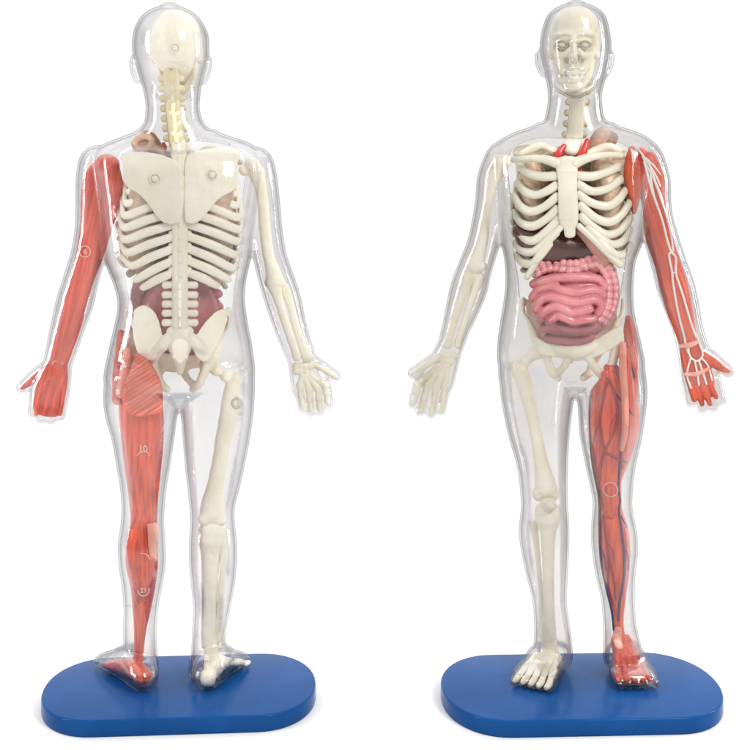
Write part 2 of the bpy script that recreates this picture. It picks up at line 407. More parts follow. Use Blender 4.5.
def hand_shell(F, mb, wrist, palm, tips, bases, thumb, rw=13, rp=17, rf=5.6, d=-3):
    line(F, mb, [(*wrist, d, rw, 8), ((wrist[0]+palm[0])/2, (wrist[1]+palm[1])/2, d, (rw+rp)/2, 9), (*palm, d, rp, 8.5), (palm[0]+(palm[0]-wrist[0])*.3, palm[1]+(palm[1]-wrist[1])*.3, d, rp*.95, 7.5)], n=24)
    for t, b in zip(tips, bases):
        line(F, mb, [(*b, d-1, rf, 6.5), ((t[0]+b[0])/2, (t[1]+b[1])/2, d-2, rf, 6.2), (*t, d-5, rf*.88, 5.2)], n=14)
    line(F, mb, thumb, n=14)
def hand_bones(F, R, wrist, bases, tips, mat='bone', thumb=None, d=-3):
    mb = MB()
    for k in range(7):
        x = wrist[0]+(k % 4-1.5)*4.6; y = wrist[1]+(k//4)*5.5
        mb.ball(F.p(x, y, d), (4.2, 3.4, 4.2), 10)
    o = part('hand_bones', mb, mat, R, .9, 2)
    for b, t in zip(bases, tips):
        m = MB(); q0 = (wrist[0]+(b[0]-wrist[0])*.32, wrist[1]+9)
        L_ = lambda u: (b[0]+(t[0]-b[0])*u, b[1]+(t[1]-b[1])*u)
        line(F, m, [(*q0, d, 3.4), ((q0[0]+b[0])/2, (q0[1]+b[1])/2, d-.5, 3.0, 2.4), (*b, d-1, 4.3, 3.2), (*L_(.25), d-1.2, 3.2, 2.4), (*L_(.45), d-1.5, 3.9, 2.8), (*L_(.6), d-2, 2.9, 2.2), (*L_(.78), d-3, 3.4, 2.4), (*L_(.95), d-4, 2.6, 2)], n=10, sub=4)
        part('finger_bone', m, mat, o)
    if thumb is not None:
        m = MB(); line(F, m, thumb, n=10, sub=4); part('finger_bone', m, mat, o)
    return o
def long_bone(F, name, R, pts, mat='bone', extra=(), vox=1.1, flat=.8, k=1.12):
    mb = MB(); line(F, mb, [(*q[:3], q[3]*k) for q in pts], n=16, flat=flat)
    for e in extra: mb.ball(F.p(*e[:3]), e[3])
    return part(name, mb, mat, R, vox, 2)

def shell(F, name, R, mb, mat, opening, sign, thick=2.0):
    """fused hollow body, the chest cover taken off inside `opening`"""
    me = fuse(mb.mesh(name), 1.45, 5)
    poly = catmull(np.vstack([opening, opening[:1]]), 6)[:-1]
    n = len(me.vertices); co = np.empty(n*3); me.vertices.foreach_get('co', co); co = co.reshape(-1, 3)/S
    # project to photo pixels of this view
    pw = F.root+np.outer(co[:, 0], F.r)+np.outer(co[:, 1], F.f); pw[:, 2] = co[:, 2]
    dy = pw[:, 1]+D; X = 375+(pw[:, 0])*D/dy; Y = HROW-(pw[:, 2]-H)*D/dy
    inside = np.zeros(n, bool); j = len(poly)-1
    for i in range(len(poly)):
        xi, yi = poly[i]; xj, yj = poly[j]
        c = ((yi > Y) != (yj > Y)) & (X < (xj-xi)*(Y-yi)/((yj-yi) if abs(yj-yi) > 1e-9 else 1e-9)+xi); inside ^= c; j = i
    inside &= (co[:, 1]*sign < 2)
    bm = bmesh.new(); bm.from_mesh(me); bm.verts.ensure_lookup_table()
    bmesh.ops.delete(bm, geom=[bm.verts[i] for i in np.nonzero(inside)[0]], context='VERTS')
    for v in bm.verts:
        pass
    bd = [v for v in bm.verts if v.is_boundary]
    for _ in range(6):
        new = {}
        for v in bd:
            nb = [e.other_vert(v).co for e in v.link_edges if e.is_boundary]
            if len(nb) == 2: new[v] = v.co*.4+(nb[0]+nb[1])*.3
        for v, c in new.items(): v.co = c
    bm.to_mesh(me); bm.free()
    o = link(name, me, mat, R)
    sm = o.modifiers.new('wall', 'SOLIDIFY'); sm.thickness = thick*S; sm.offset = -1
    return o

# ------------------------------------------------------------------ torso content shared by both models
FRONT_RIBS_L = [[(556, 176), (541, 176.5), (528, 173), (520, 167)],
    [(557, 185), (547, 191), (536, 195), (525, 191.5), (518, 183)],
    [(558, 196), (544, 207), (531, 211.5), (520, 206), (514.5, 195)],
    [(558, 208.5), (545.5, 219.5), (533, 226), (521.5, 223), (514.5, 213)],
    [(560, 218), (547, 231), (534, 240.5), (523, 238), (515, 230)],
    [(556, 232), (545, 243), (534, 251.5), (523, 251), (516, 244)],
    [(549, 243), (541, 254), (533, 263), (524, 263), (517, 256)]]
FRONT_RIBS_R = [[(577, 175.6), (592, 176.4), (606, 172.4), (619, 167)],
    [(577.6, 184), (592, 191.2), (608, 188.4), (622, 179)],
    [(578, 194), (592, 203), (608, 206), (619, 199), (626, 190)],
    [(580, 205), (595, 217.5), (609.6, 221.8), (622, 214), (630, 202)],
    [(581, 216), (592, 226), (606, 234.6), (619, 231), (630, 218)],
    [(588, 228), (600, 238), (612, 244.5), (623, 241), (630, 230)],
    [(598, 240), (608, 249), (617, 255), (626, 253), (630, 245)]]
# back of each rib: spine end, middle, outer end, on the view from behind (left side, right side)
def back_rib(k, left):
    ys = 273.6-12.1*k
    if left:
        xo = (141, 134, 128.5, 124, 121.5, 120.5, 121, 123, 126, 130, 135, 141)[k]
        yo = (288, 280, 267, 254, 241, 229, 217, 205, 193, 182, 171, 161)[k]
        return [(171, ys), ((171+xo)/2+1, (ys+yo)/2-1.0), (xo+4, yo-1.5)]
    xo = (219, 231, 235, 238, 241, 242.5, 242, 240, 237, 233, 228, 222)[k]
    yo = (286, 280, 269, 256, 243, 231, 219, 207, 195, 184, 172, 162)[k]
    return [(189.5, ys-.5), ((189.5+xo)/2-1, (ys+yo)/2-1.5), (xo-4, yo-1.5)]
PAIR = {7: 2, 6: 3, 5: 4, 4: 5, 3: 6, 2: 7, 1: 9}
def torso(R, FF, BF, front):
    """FF takes front-view pixels, BF takes back-view pixels; front: the model faces the camera"""
    # sternum
    mb = MB()
    line(FF, mb, [(566, 160, -35, 11, 4), (567, 170, -36, 10.5, 4), (567.5, 182, -37, 9.3, 4), (568, 200, -37, 9.6, 4), (568.5, 215, -37, 9.8, 4), (569, 225, -36, 8.5, 4)], n=20, pw=2.6)
    for y in (171, 183, 195, 207, 218): line(FF, mb, [(559, y, -39), (567.5, y+.6, -40.6), (577, y, -39)], .9, n=8)
    line(FF, mb, [(569.5, 228, -36, 6, 3.5), (570, 235, -35, 5.6, 3.2)], n=14)
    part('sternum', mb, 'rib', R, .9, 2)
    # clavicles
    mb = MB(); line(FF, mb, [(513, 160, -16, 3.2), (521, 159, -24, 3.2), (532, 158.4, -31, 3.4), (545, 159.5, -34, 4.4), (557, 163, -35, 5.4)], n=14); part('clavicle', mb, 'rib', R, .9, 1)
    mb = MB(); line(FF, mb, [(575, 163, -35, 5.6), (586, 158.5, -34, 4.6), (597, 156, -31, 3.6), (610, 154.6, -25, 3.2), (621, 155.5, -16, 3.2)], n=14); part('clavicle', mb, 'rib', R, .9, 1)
    # ribs
    for left, tab in ((True, FRONT_RIBS_L), (False, FRONT_RIBS_R)):
        bleft = not left      # the other view mirrors the sides
        for i, fr in enumerate(tab):
            k = PAIR[i+1]; br = back_rib(k, bleft)
            n_ = len(fr); pts = []
            for j, (x, y) in enumerate(fr):
                t = j/(n_-1)
                d = -34+26*t**2.4
                pts.append((FF.p(x, y, d), 3.0+.6*(j > 0), 4.4+.25*math.sin(j*2.3+i) if j else 4.7))
            xo, yo = fr[-1]
            q = BF.p(br[2][0]+(-1.5 if bleft else 1.5), br[2][1]-.5, -18); pts.append(((np.array(FF.p(xo+(-2 if left else 2), yo-2, 4))+q)/2, 2.6, 3.4))
            for (x, y), d, rv in zip(br[::-1], (-26, -35, -33), (4.1, 4.5, 4.2)):
                pts.append((BF.p(x, y, d+max(0, 218-y)*.36), 2.6, rv))
            mb = MB(); mb.tube(pts, 'z', 12, 6)
            part('rib', mb, 'rib' if front else 'rib_lifted', R)
        for k in (0, 1, 8, 10):
            br = back_rib(k, bleft); mb = MB()
            ext = (-3 if bleft else 3)
            mb.tube([(BF.p(x, y, d+max(0, 218-y)*.36), 2.5, rv) for (x, y), d, rv in zip(br+[(br[2][0]+ext, br[2][1]+1)], (-33, -35, -26, -18), (4.2, 4.5, 4.0, 2.6))], 'z', 12, 6)
            part('rib', mb, 'rib' if front else 'rib_lifted', R)
    # costal margin, the cartilage arch below the ribs
    mb = MB(); line(FF, mb, [(562, 226, -35), (553, 236, -35), (544, 249, -33), (535, 264, -30), (527, 277, -26, 3)], 3.3, n=12); part('costal_cartilage', mb, 'rib', R)
    mb = MB(); line(FF, mb, [(579, 226, -35), (592, 238, -35), (604, 250, -33), (614, 259, -30), (620, 264, -26, 4)], 3.3, n=12); part('costal_cartilage', mb, 'rib', R)
    # spine, traced from behind
    def vert(y, x, rw, tp, dz, mat, dd=-34):
        mb = MB()
        mb.ball(BF.p(x, y, dd+14), (rw+4, 12, dz*.54), 12)
        line(BF, mb, [(x-3.6, y-dz*.52, dd-2), (x-3.6, y+dz*.52, dd-2)], 4.3, n=12, sub=2)
        line(BF, mb, [(x+3.6, y-dz*.52, dd-2), (x+3.6, y+dz*.52, dd-2)], 4.3, n=12, sub=2)
        line(BF, mb, [(x, y-dz*.4, dd-5.5), (x, y+dz*.4, dd-6.5)], 1.9, n=8, sub=2)
        if tp:
            for sg in (-1, 1): line(BF, mb, [(x+sg*4, y, dd, 3.0), (x+sg*tp, y+.5, dd+1, 3.9, 3)], n=12, sub=3)
        part('vertebra', mb, mat, R, .85, 1)
    ce = [(171, 78), (171.5, 88), (172.3, 98), (173.2, 108), (174.2, 118), (175.3, 128), (176.6, 138)]
    for x, y in ce: vert(y, x, 7, 10.5, 9.8, 'yellow', -17-(y-78)*.14)
    for k in range(11): vert(149+12.1*k, 178.5+min(k, 4)*.4, 8, 9, 12.4, 'plate', -33+max(0, 4-k)*1.8)
    for y in (284.6, 294.4, 303.6, 312.8, 322.2): vert(y, 180, 8, 15.5, 9.4, 'plate')
    # sacrum
    mb = MB(); line(BF, mb, [(180, 331, -33, 13.5, 7), (180, 345, -35, 12, 8), (180, 360, -36, 7, 6), (180, 372, -33, 3.2, 4)], n=18)
    for y in (337, 347, 357):
        for sg in (-1, 1): mb.ball(BF.p(180+sg*6, y, -39.5), (2.6, 2, 3), 10)
        mb.ball(BF.p(180, y+4, -40.5), (2.2, 2, 3), 10)
    part('sacrum', mb, 'plate', R, 1.1, 2)
    # shoulder blades
    sL = [(121, 153), (133, 151.4), (157, 153.6), (174, 160), (181.2, 168), (181.8, 190), (181.6, 216), (178, 223), (166, 223.6), (157, 217), (149, 205), (139, 194.5), (129.6, 189), (123.5, 181), (123, 166)]
    sR = [(184.6, 164), (190, 153), (214, 148), (233, 148.5), (240, 154), (238, 163), (236.5, 178), (235.5, 189), (218, 200), (203, 218), (196, 223), (187, 223.4), (184.6, 216), (184.4, 190)]
    for P_, c, bp, sp in ((sL, (155, 190), (155, 179), [(122, 158), (135, 159), (160, 164)]), (sR, (210, 188), (212, 175), [(190, 166), (215, 160), (236, 156), (250, 156)])):
        mb = MB(); mb.plate(BF, [(x, y, abs(x-181)*.13+(200-y)*.13) for x, y in P_], -40, 3.6)
        line(BF, mb, [(x, y, -33+abs(x-181)*.14, 2.4) for x, y in sp[:3]], n=10)
        so = part('scapula', mb, 'plate', R, 1.1, 4)
        mb = MB(); q = BF.p(bp[0], bp[1], -40+abs(bp[0]-181)*.13); mb.ball(q, (3.6, 2.6, 3.6), 14)
        mb.tube([(q+np.array([5.0*math.cos(t), 0, 5.0*math.sin(t)]), .7) for t in np.linspace(0, 6.28, 20)], 'y', 6, 1)
        part('locating_button', mb, 'plate', so)
    # pelvis: two wings, pubic arch, sitting bones
    wL = [(134, 310), (140, 306), (147, 306), (156, 314), (161.5, 331), (161.5, 346), (156, 358), (148, 361), (141, 357), (136, 348), (132.5, 330)]
    wR = [(227, 309), (225.5, 326), (217, 347), (208, 361), (200, 360), (194, 352), (193.5, 343), (199, 331), (209, 318), (219, 310)]
    mb = MB()
    mb.plate(BF, [(x, y, abs(x-180)*.45-(y-335)*.08) for x, y in wL], -39, 5)
    mb.plate(BF, [(x, y, abs(x-180)*.45-(y-335)*.08) for x, y in wR], -39, 5)
    for sg in (-1, 1):
        line(BF, mb, [(180+sg*11, 338, -34, 6, 5), (180+sg*18, 346, -34, 6, 5), (180+sg*24, 352, -26, 6, 6), (180+sg*29, 360, -12, 6.5, 7)], n=14)
        line(BF, mb, [(180+sg*29, 360, -14, 6, 6), (180+sg*24, 372, -14, 4.5, 5), (180+sg*19, 384, -10, 4.5, 4.5), (180+sg*13, 389, -2, 4, 4)], n=14)
    line(FF, mb, [(539, 345, -4, 8, 7), (549, 347, -12, 6, 5), (562, 350, -19, 6, 5), (575, 352, -22, 7, 5), (588, 349, -19, 6, 5), (603, 341, -12, 5.5, 5), (618, 334, -5, 7, 6)], n=18)
    mb.plate(FF, [(535, 336), (546, 342), (560, 344), (575, 343), (592, 340), (606, 333), (620, 326), (623, 338), (610, 350), (592, 358), (575, 361), (556, 357), (541, 354)], -16, 7)
    line(FF, mb, [(549, 350, -10, 5.5, 4), (548, 362, -8, 4, 3.5), (554, 374, -5, 4.8, 4), (563, 368, -12, 3.6, 3.5), (569, 357, -18, 5, 4)], n=14)
    line(FF, mb, [(586, 355, -18, 4, 4), (594, 366, -12, 4.2, 4), (603, 374, -6, 5.2, 4), (612, 364, -6, 4.5, 4), (616, 346, -5, 5.5, 5)], n=14)
    line(FF, mb, [(523.5, 299, 14, 2.2, 2.5), (523.5, 312, 8, 2.2, 3), (529, 322, -2, 3, 3.2), (534, 333, -6, 5, 5), (540, 346, -4, 8, 7)], n=12)
    line(FF, mb, [(623, 300, 14, 2.2, 2.5), (622, 314, 8, 2.4, 3), (617, 324, -2, 3.5, 3.5), (616, 334, -5, 7, 6)], n=12)
    part('pelvis', mb, 'bone', R, 1.1, 3)
    # organs
    mb = MB()
    line(FF, mb, [(532, 164, 3, 9, 16), (533, 180, 6, 16, 25), (534, 200, 6, 18, 27), (534, 222, 6, 18, 26), (535, 244, 8, 15, 20)], n=18); part('lung', mb, 'lung', R, 1.3, 3)
    mb = MB()
    line(FF, mb, [(601, 158, 3, 9, 16), (604, 175, 5, 15, 25), (607, 200, 5, 17, 27), (608, 224, 5, 17, 27), (608, 247, 7, 14, 20)], n=18); part('lung', mb, 'lung', R, 1.3, 3)
    mb = MB()
    line(FF, mb, [(566, 176, -4, 14, 13), (566, 200, -8, 22, 16), (566, 216, -8, 26, 16)], n=20)
    part('heart', mb, 'liver', R, 1.5, 3)
    mb = MB()
    line(FF, mb, [(522, 232, -2, 10, 18), (534, 240, -6, 20, 22), (552, 246, -8, 22, 22), (574, 248, -6, 20, 20), (596, 246, -4, 16, 18)], n=20)
    part('liver', mb, 'liver', R, 1.5, 4)
    mb = MB()
    line(FF, mb, [(583, 230, -18, 8, 8), (594, 238, -19, 12, 10), (604, 250, -17, 13, 11), (600, 262, -14, 11, 10), (586, 268, -12, 8, 8)], n=18)
    part('stomach', mb, 'stomach', R, 1.3, 3)
    mb = MB()
    line(FF, mb, [(566, 185, -22, 5), (560, 166, -22, 4), (559, 154, -22, 4), (564, 146, -20, 2.6)], n=12)
    line(FF, mb, [(572, 185, -22, 5), (578, 165, -22, 4.5), (583, 153, -21, 4), (587, 141, -19, 2.6)], n=12)
    line(FF, mb, [(558, 156, -22, 2.6), (554, 153, -21, 1.6)], n=10)
    part('artery', mb, 'artery', R, .8, 1)
    mb = MB()
    line(FF, mb, [(523, 153, -2, 3.4, 4), (533, 149, -4, 4.6, 5), (543, 146, -6, 4, 5), (552, 150, -9, 3.4, 4), (560, 154, -12, 4, 5)], n=16); line(FF, mb, [(586, 155, -10, 4, 5), (597, 150, -7, 4.4, 5), (609, 147, -5, 4.6, 5), (619, 151, -3, 3.4, 4)], n=16); line(FF, mb, [(578, 90, -10, 7.5, 7), (577, 112, -9, 7.5, 7), (575, 135, -10, 8, 7), (571, 150, -14, 10, 7)], n=16); part('throat', mb, 'plate', R, 1.2, 3)
    mb = MB()
    c0, c1 = FF.p(588, 136, 6), FF.p(607, 127, 22)
    mb.tube([(FF.p(594, 148, 2), 8), (FF.p(600, 137, 4), 8), (FF.p(604, 133, 8), 7)], 'x', 16, 4)
    q = BF.p(143.5, 143, -24); mb.ball(q+np.array([0, (1 if not front else -1)*3.5, 0]), (7, 3, 6), 12)
    mb.tube([(q+np.array([8.4*math.cos(t), 0, 6.0*math.sin(t)+1.2*math.cos(t)]), 3.6) for t in np.linspace(0, 6.3, 24)], 'y', 10, 1)
    line(BF, mb, [(150, 147, -22, 5), (162, 153, -20, 4)], n=12)
    part('windpipe_muscle', mb, 'brown', R, 1.0, 2)
    # intestines
    mb = MB()
    mb.ball(FF.p(572, 303, -12), (39.5, 20.5, 40), 28)
    sm = [[(534, 284), (547, 280), (563, 278), (580, 277.5), (597, 279), (604, 286)],
          [(533, 297), (538, 291), (545, 288), (553, 287), (563, 290.5), (578, 292.5), (593, 290), (602, 294)],
          [(536, 309), (541, 300.5), (550, 297), (560, 299), (570, 302), (582, 302), (593, 299.5), (601, 304), (598, 313)],
          [(540, 319), (547, 310.5), (556, 306.5), (563, 308.8), (571, 312.5), (580, 311.5), (589, 309)],
          [(550, 322), (558, 316), (565, 318), (574, 321.5), (583, 320), (593, 319)],
          [(542, 329), (552, 328), (563, 329), (575, 331), (587, 330), (597, 326)],
          [(548, 338), (562, 339.5), (577, 340.5), (591, 336.5)]]
    def dome(x, y, r0=0): return -12-25*math.sqrt(max(.05, 1-((x-571)/41)**2-((y-304)/41)**2))+r0
    for q_ in sm:
        line(FF, mb, [(x, y, dome(x, y, 1.0), 4.8, 5.8) for x, y in q_], n=14, sub=6)
    part('small_intestine', mb, 'gut', R, .7, 1)
    col = [(536, 270), (544, 266), (555, 265), (566, 267), (577, 267), (588, 263), (597, 260), (605, 266), (610, 277), (612, 290), (611, 303), (607, 314), (600, 324)]
    mb = MB(); line(FF, mb, [(x, y, dome(x, y, 2), 7.6, 6) for x, y in col], n=14)
    cc = catmull(col, 12); sl = np.concatenate([[0], np.cumsum(np.linalg.norm(np.diff(cc, axis=0), axis=1))])
    tt = np.arange(0, sl[-1], 7.0); cc = np.stack([np.interp(tt, sl, cc[:, 0]), np.interp(tt, sl, cc[:, 1])], 1)
    for i in range(len(cc)):
        x, y = cc[i]; tx, ty = cc[min(i+1, len(cc)-1)]-cc[max(i-1, 0)]; l_ = math.hypot(tx, ty); nx, ny = -ty/l_, tx/l_
        for sg in (-1, 1):
            mb.ball(FF.p(x+sg*nx*3.8, y+sg*ny*3.8, dome(x, y, -2.6)), (4.2, 4.6, 4.2), 12)
    part('large_intestine', mb, 'colon', R, .75, 2)
    mb = MB(); line(FF, mb, [(620, 265, -24, 3.4), (616, 262, -26, 3.6), (611, 258, -27, 3)], n=12); part('rib_tip', mb, 'rib', R)

def skull(R, FF, BF):
    mb = MB()
    mb.ball(FF.p(575, 40, 2), (26, 30, 33), 32)
    mb.ball(FF.p(575, 26, -12), (23, 18, 20), 24)
    line(FF, mb, [(555, 36, -22, 2.4), (564, 32.5, -28.5, 2.8), (574, 35, -29, 2.4), (584, 32.5, -28.5, 2.8), (594, 36, -22, 2.4)], n=12)
    line(FF, mb, [(573.5, 36, -30, 3), (573.5, 47, -32, 3), (573.5, 56, -34, 4), (573.5, 62, -31, 5)], n=12)
    for sg in (-1, 1):
        line(FF, mb, [(574+sg*20, 36, -21, 3), (574+sg*20.5, 47, -20, 3.4), (574+sg*16.5, 54, -24, 3.8), (574+sg*9, 55, -28.5, 3.6), (574+sg*5, 50, -30, 2.6)], n=12)
        line(FF, mb, [(574+sg*17, 55, -24, 4), (574+sg*12, 64, -25, 4.5), (574+sg*7, 70, -27, 5)], n=12)
        line(FF, mb, [(574+sg*20, 42, -8, 5, 4), (574+sg*22, 56, -8, 4, 8)], n=12)
    line(FF, mb, [(564, 70, -25, 5), (573.5, 70, -29, 6.5), (583, 70, -25, 5)], n=14)
    mb.ball(FF.p(574, 60, -12), (18, 14, 17), 18)
    o = part('skull', mb, 'bone', R, 1.0, 2)
    for x in (562, 585):
        m = MB(); m.ball(FF.p(x, 44.5, -24.5), (5.8, 5.0, 4.6), 16)
        e = part('eye', m, 'bone', o)
        m = MB(); line(FF, m, [(x-6.5, 44.5, -28.6), (x-3, 41.5, -30), (x+2, 41, -30), (x+6.5, 44.5, -28.6)], .9, n=8); line(FF, m, [(x-6.5, 45, -28.6), (x, 49, -30), (x+6.5, 45, -28.6)], .9, n=8)
        part('eyelid', m, 'rib', e)
    m = MB()
    line(FF, m, [(556, 60, -8, 3.4, 6), (559, 73, -12, 4, 6), (565, 83, -20, 4.5), (573.5, 86, -26, 5), (583, 83, -20, 4.5), (589, 73, -12, 4, 6), (592, 60, -8, 3.4, 6)], n=14)
    line(FF, m, [(565, 79, -25, 4), (573.5, 80, -29, 4.4), (582, 79, -25, 4)], n=12)
    j = part('jaw', m, 'bone', o, 1.0, 2)
    for row, yy in (('u', 74.3), ('l', 77.6)):
        m = MB()
        for i in range(8):
            x = 574+(i-3.5)*2.6; m.ball(FF.p(x, yy, -31+abs(i-3.5)**2*.25), (1.25, 1.3, 1.9), 8)
        part('teeth', m, 'nerve', j if row == 'l' else o)
    m = MB(); q = BF.p(175, 48, -32); m.ball(q, (3, 2.2, 3), 12)
    m.tube([(q+np.array([4.4*math.cos(t), 0, 4.4*math.sin(t)]), .6) for t in np.linspace(0, 6.28, 18)], 'y', 6, 1)
    part('locating_button', m, 'plate', o)

OPEN = np.array([(506.4, 162), (512, 149), (525, 141), (544, 137.5), (576, 138.5), (600, 138), (622, 143), (632, 156), (633, 180), (634, 207), (629, 240), (624, 275), (619, 300), (612, 315), (600, 321), (577, 323), (552, 320.5), (532, 315), (521, 303), (517, 275), (513, 250), (512, 215), (509, 185)], float)
# ================================================================== the model facing the camera
F = Fig(578)
R = root(F, 'anatomy model facing the viewer, pink intestines and open rib cage showing, on a blue base')
B = Mapped(F, False)
base(F, R, 580, 137.5, 60, -98, 68, math.radians(11.5))
torso(R, F, B, True)
skull(R, F, B)
# bony arm (picture left)
long_bone(F, 'humerus', R, [(499, 166, 0, 8), (495, 176, 0, 7), (490, 190, 0, 5), (486, 210, 0, 4.8), (484, 235, 0, 4.6), (479, 256, 0, 6), (475, 266, 0, 9)], extra=[(497, 163, 0, 9.5), (506, 161, 0, 6.5), (469, 264, 0, 5.5), (482, 266, 0, 5.5)])
long_bone(F, 'radius', R, [(468, 278, -2, 5.5), (464, 293, -2, 3.6), (456, 315, -2, 3.6), (449, 337, -2, 4.2), (447, 345, -2, 5.5)])
long_bone(F, 'ulna', R, [(479, 277, 2, 6), (474, 292, 1, 4.2), (467, 315, 0, 3.4), (461, 336, 0, 3.6), (458, 345, 0, 4.2)], extra=[(474, 275, 3, 6)])
HB = [(419, 383), (427, 387), (436, 389), (445, 386)]
HT = [(413, 404), (420, 412), (431, 414), (441, 411)]
hand_bones(F, R, (449, 356), HB, HT, thumb=[(440, 358, -4, 3.4), (432, 362, -5, 2.8), (424, 366, -6, 3.4), (417, 370, -8, 2.6), (412, 373, -9, 2.4)])
# bony leg (picture left)
long_bone(F, 'femur', R, [(520, 372, 0, 8), (524, 384, 0, 7.5), (528, 398, 0, 6.6), (533, 420, 0, 5.8), (537, 440, 0, 5.8), (541, 462, 0, 6.8), (545, 482, 0, 9.5), (546, 490, 0, 11)], extra=[(536, 352, -2, 8.5), (514, 366, 2, 6.5), (539, 494, 0, 7.5), (552, 494, 0, 7.5), (526, 361, 0, 6), (531, 356, -1, 6)])
long_bone(F, 'patella', R, [(548, 501, -14, 6.5), (549, 509, -14, 6)], flat=.5, extra=[(549, 505, -15, 6)])
long_bone(F, 'tibia', R, [(548, 512, 0, 12.5), (548, 520, 0, 11.5), (548, 532, -1, 7.5), (548, 552, -2, 6), (548.5, 580, -2, 5.2), (549, 610, 0, 5.4), (548, 628, 2, 7.5), (548, 636, 4, 8)])
long_bone(F, 'fibula', R, [(534, 524, 6, 4.5), (536, 540, 5, 3), (538.5, 565, 4, 2.6), (541.5, 600, 4, 2.7), (543, 622, 5, 4), (542, 634, 6, 4)])
footbones(F, R, (556, 668), (533, 687), 22, (548, 632, 6))
# muscular arm (picture right)
mb = MB()
line(F, mb, [(641, 152, 0, 5, 8), (646, 164, 0, 12, 10), (652, 185, 0, 14, 12), (655, 208, 0, 12.5, 12), (658, 232, 0, 13.5, 12), (663, 250, 0, 13, 10), (669, 268, 0, 13, 9), (674, 288, 0, 14, 9), (679, 308, -2, 13, 7.5), (684, 326, -3, 11, 6.5), (688, 342, -4, 9, 5)], n=24, pw=2.3)
line(F, mb, [(648, 158, -5, 8, 6), (656, 178, -6, 7, 7), (660, 200, -6, 5, 6), (664, 220, -5, 3, 4)], n=14)
line(F, mb, [(646, 200, -5, 4, 5), (652, 222, -7, 7, 6), (658, 244, -6, 5, 5), (664, 258, -5, 2, 3)], n=14)
line(F, mb, [(670, 258, -5, 3, 4), (677, 280, -6, 6, 5), (684, 302, -5, 5, 4), (688, 330, -5, 2.5, 2)], n=14)
line(F, mb, [(662, 262, -5, 4, 4), (667, 285, -5, 6, 5), (674, 308, -5, 5, 4), (681, 334, -5, 3, 2)], n=14)
AM = part('arm_muscle', mb, 'muscle_arm', R, 1.1, 2)
mb = MB(); line(F, mb, [(632, 150, -8, 4, 5), (632, 165, -10, 8, 7), (633, 182, -10, 8.4, 7), (634, 198, -9, 6, 6), (634, 212, -8, 2.5, 3)], n=18); part('chest_muscle', mb, 'muscle_dark', R, 1.0, 2)
mb = MB()
line(F, mb, [(689, 344, -4, 9, 4.5), (692, 356, -4, 11.5, 5), (697, 370, -4, 13.5, 5), (701, 384, -4, 13.5, 4.5), (704, 396, -4, 11, 3.5)], n=20, pw=2.4)
line(F, mb, [(703, 356, -4, 5), (713, 362, -5, 5.5), (722, 368, -6, 4), (728, 371, -6, 2.4)], n=12)
for q in ([(690, 384), (694, 400)], [(697, 388), (702, 404)], [(704, 388), (710, 404)], [(710, 384), (716, 397)]):
    line(F, mb, [(q[0][0], q[0][1], -6, 3.4), (q[1][0], q[1][1], -7, 2.6)], n=10)
HM = part('hand_muscle', mb, 'muscle_arm', R, .95, 2)
mb = MB(); line(F, mb, [(682, 346, -8, 2.4, 2.4), (690, 345, -9.6, 3, 2.0), (697, 342, -8, 2.4, 2.4)], n=12); part('wrist_band', mb, 'tendon', HM, .8, 1)
mb = MB(); line(F, mb, [(686, 374, -8, 2, 2.4), (696, 374, -9.6, 2.4, 1.8), (708, 369, -8, 2, 2.4)], n=12); part('palm_band', mb, 'tendon', HM, .8, 1)
for pts, r in (([(638, 149), (646, 160), (656, 176), (660, 186)], 1.0), ([(642, 156), (650, 172), (659, 190), (663, 202)], .9),
               ([(644, 162), (650, 183), (654, 197), (662, 220), (667, 240), (671, 252)], 1.3), ([(648, 160), (658, 190), (666, 215), (671, 236), (673, 251)], 1.2),
               ([(646, 158), (654, 166), (661, 175)], .8), ([(650, 167), (652, 185), (657, 206), (664, 228)], .8),
               ([(671, 252), (669, 256), (672, 272), (673, 283), (678, 312), (684, 336), (688.7, 354), (697, 361), (702.7, 355), (697, 337)], 1.2),
               ([(671, 252), (675.6, 258), (676, 273.6), (683, 296), (691, 323), (697, 340)], 1.2), ([(673, 273), (676, 272)], 1.0)):
    m = drape(F, AM, pts, r, out_=.3) if pts[-1][1] < 356 else None
    if m is None:
        m = drape(F, AM, pts[:6]+[(687, 345)], r, out_=.3)
    part('nerve', m, 'nerve', AM)
for pts in ([(697, 338), (702.7, 354), (697, 361), (690, 356), (688, 344)], [(690.7, 358), (687.5, 370), (687.5, 378), (691, 388)], [(694.7, 361), (697, 372), (699, 385)], [(699, 361), (703, 373), (706.5, 384)], [(702.7, 359), (708, 366), (712, 380)]):
    m = drape(F, HM, pts, .95, out_=.5)
    if m: part('nerve', m, 'nerve', HM)
# muscular leg (picture right)
mb = MB()
rows(F, mb, [(366, 604, 618, -12, 4), (380, 599, 630, -17, 12), (394, 590, 636, -18, 16), (426, 588.5, 639, -19, 20), (458, 590.5, 630, -17, 18), (478, 594, 622, -17, 15), (492, 597, 621, -14, 12), (509, 598.5, 622, -14, 14), (528, 598, 628, -15, 18), (552, 599, 630, -15, 20), (576, 602.5, 628.5, -13, 18), (600, 608.5, 625.5, -9, 12), (622, 612.5, 623.5, -6, 8), (640, 613.5, 626, -6, 8)], 2.2, 28)
line(F, mb, [(606, 372, -14, 4), (606, 400, -17, 8), (606, 430, -18, 9), (609, 458, -16, 7), (609, 480, -14, 5)], n=14, flat=.7)
line(F, mb, [(625, 350, -12, 4), (627, 380, -14, 6), (629, 410, -15, 7), (628, 440, -14, 6), (622, 466, -12, 4)], n=14, flat=.7)
line(F, mb, [(596, 400, -11, 5), (596, 430, -12, 6), (598, 460, -11, 5), (601, 484, -10, 3)], n=14, flat=.7)
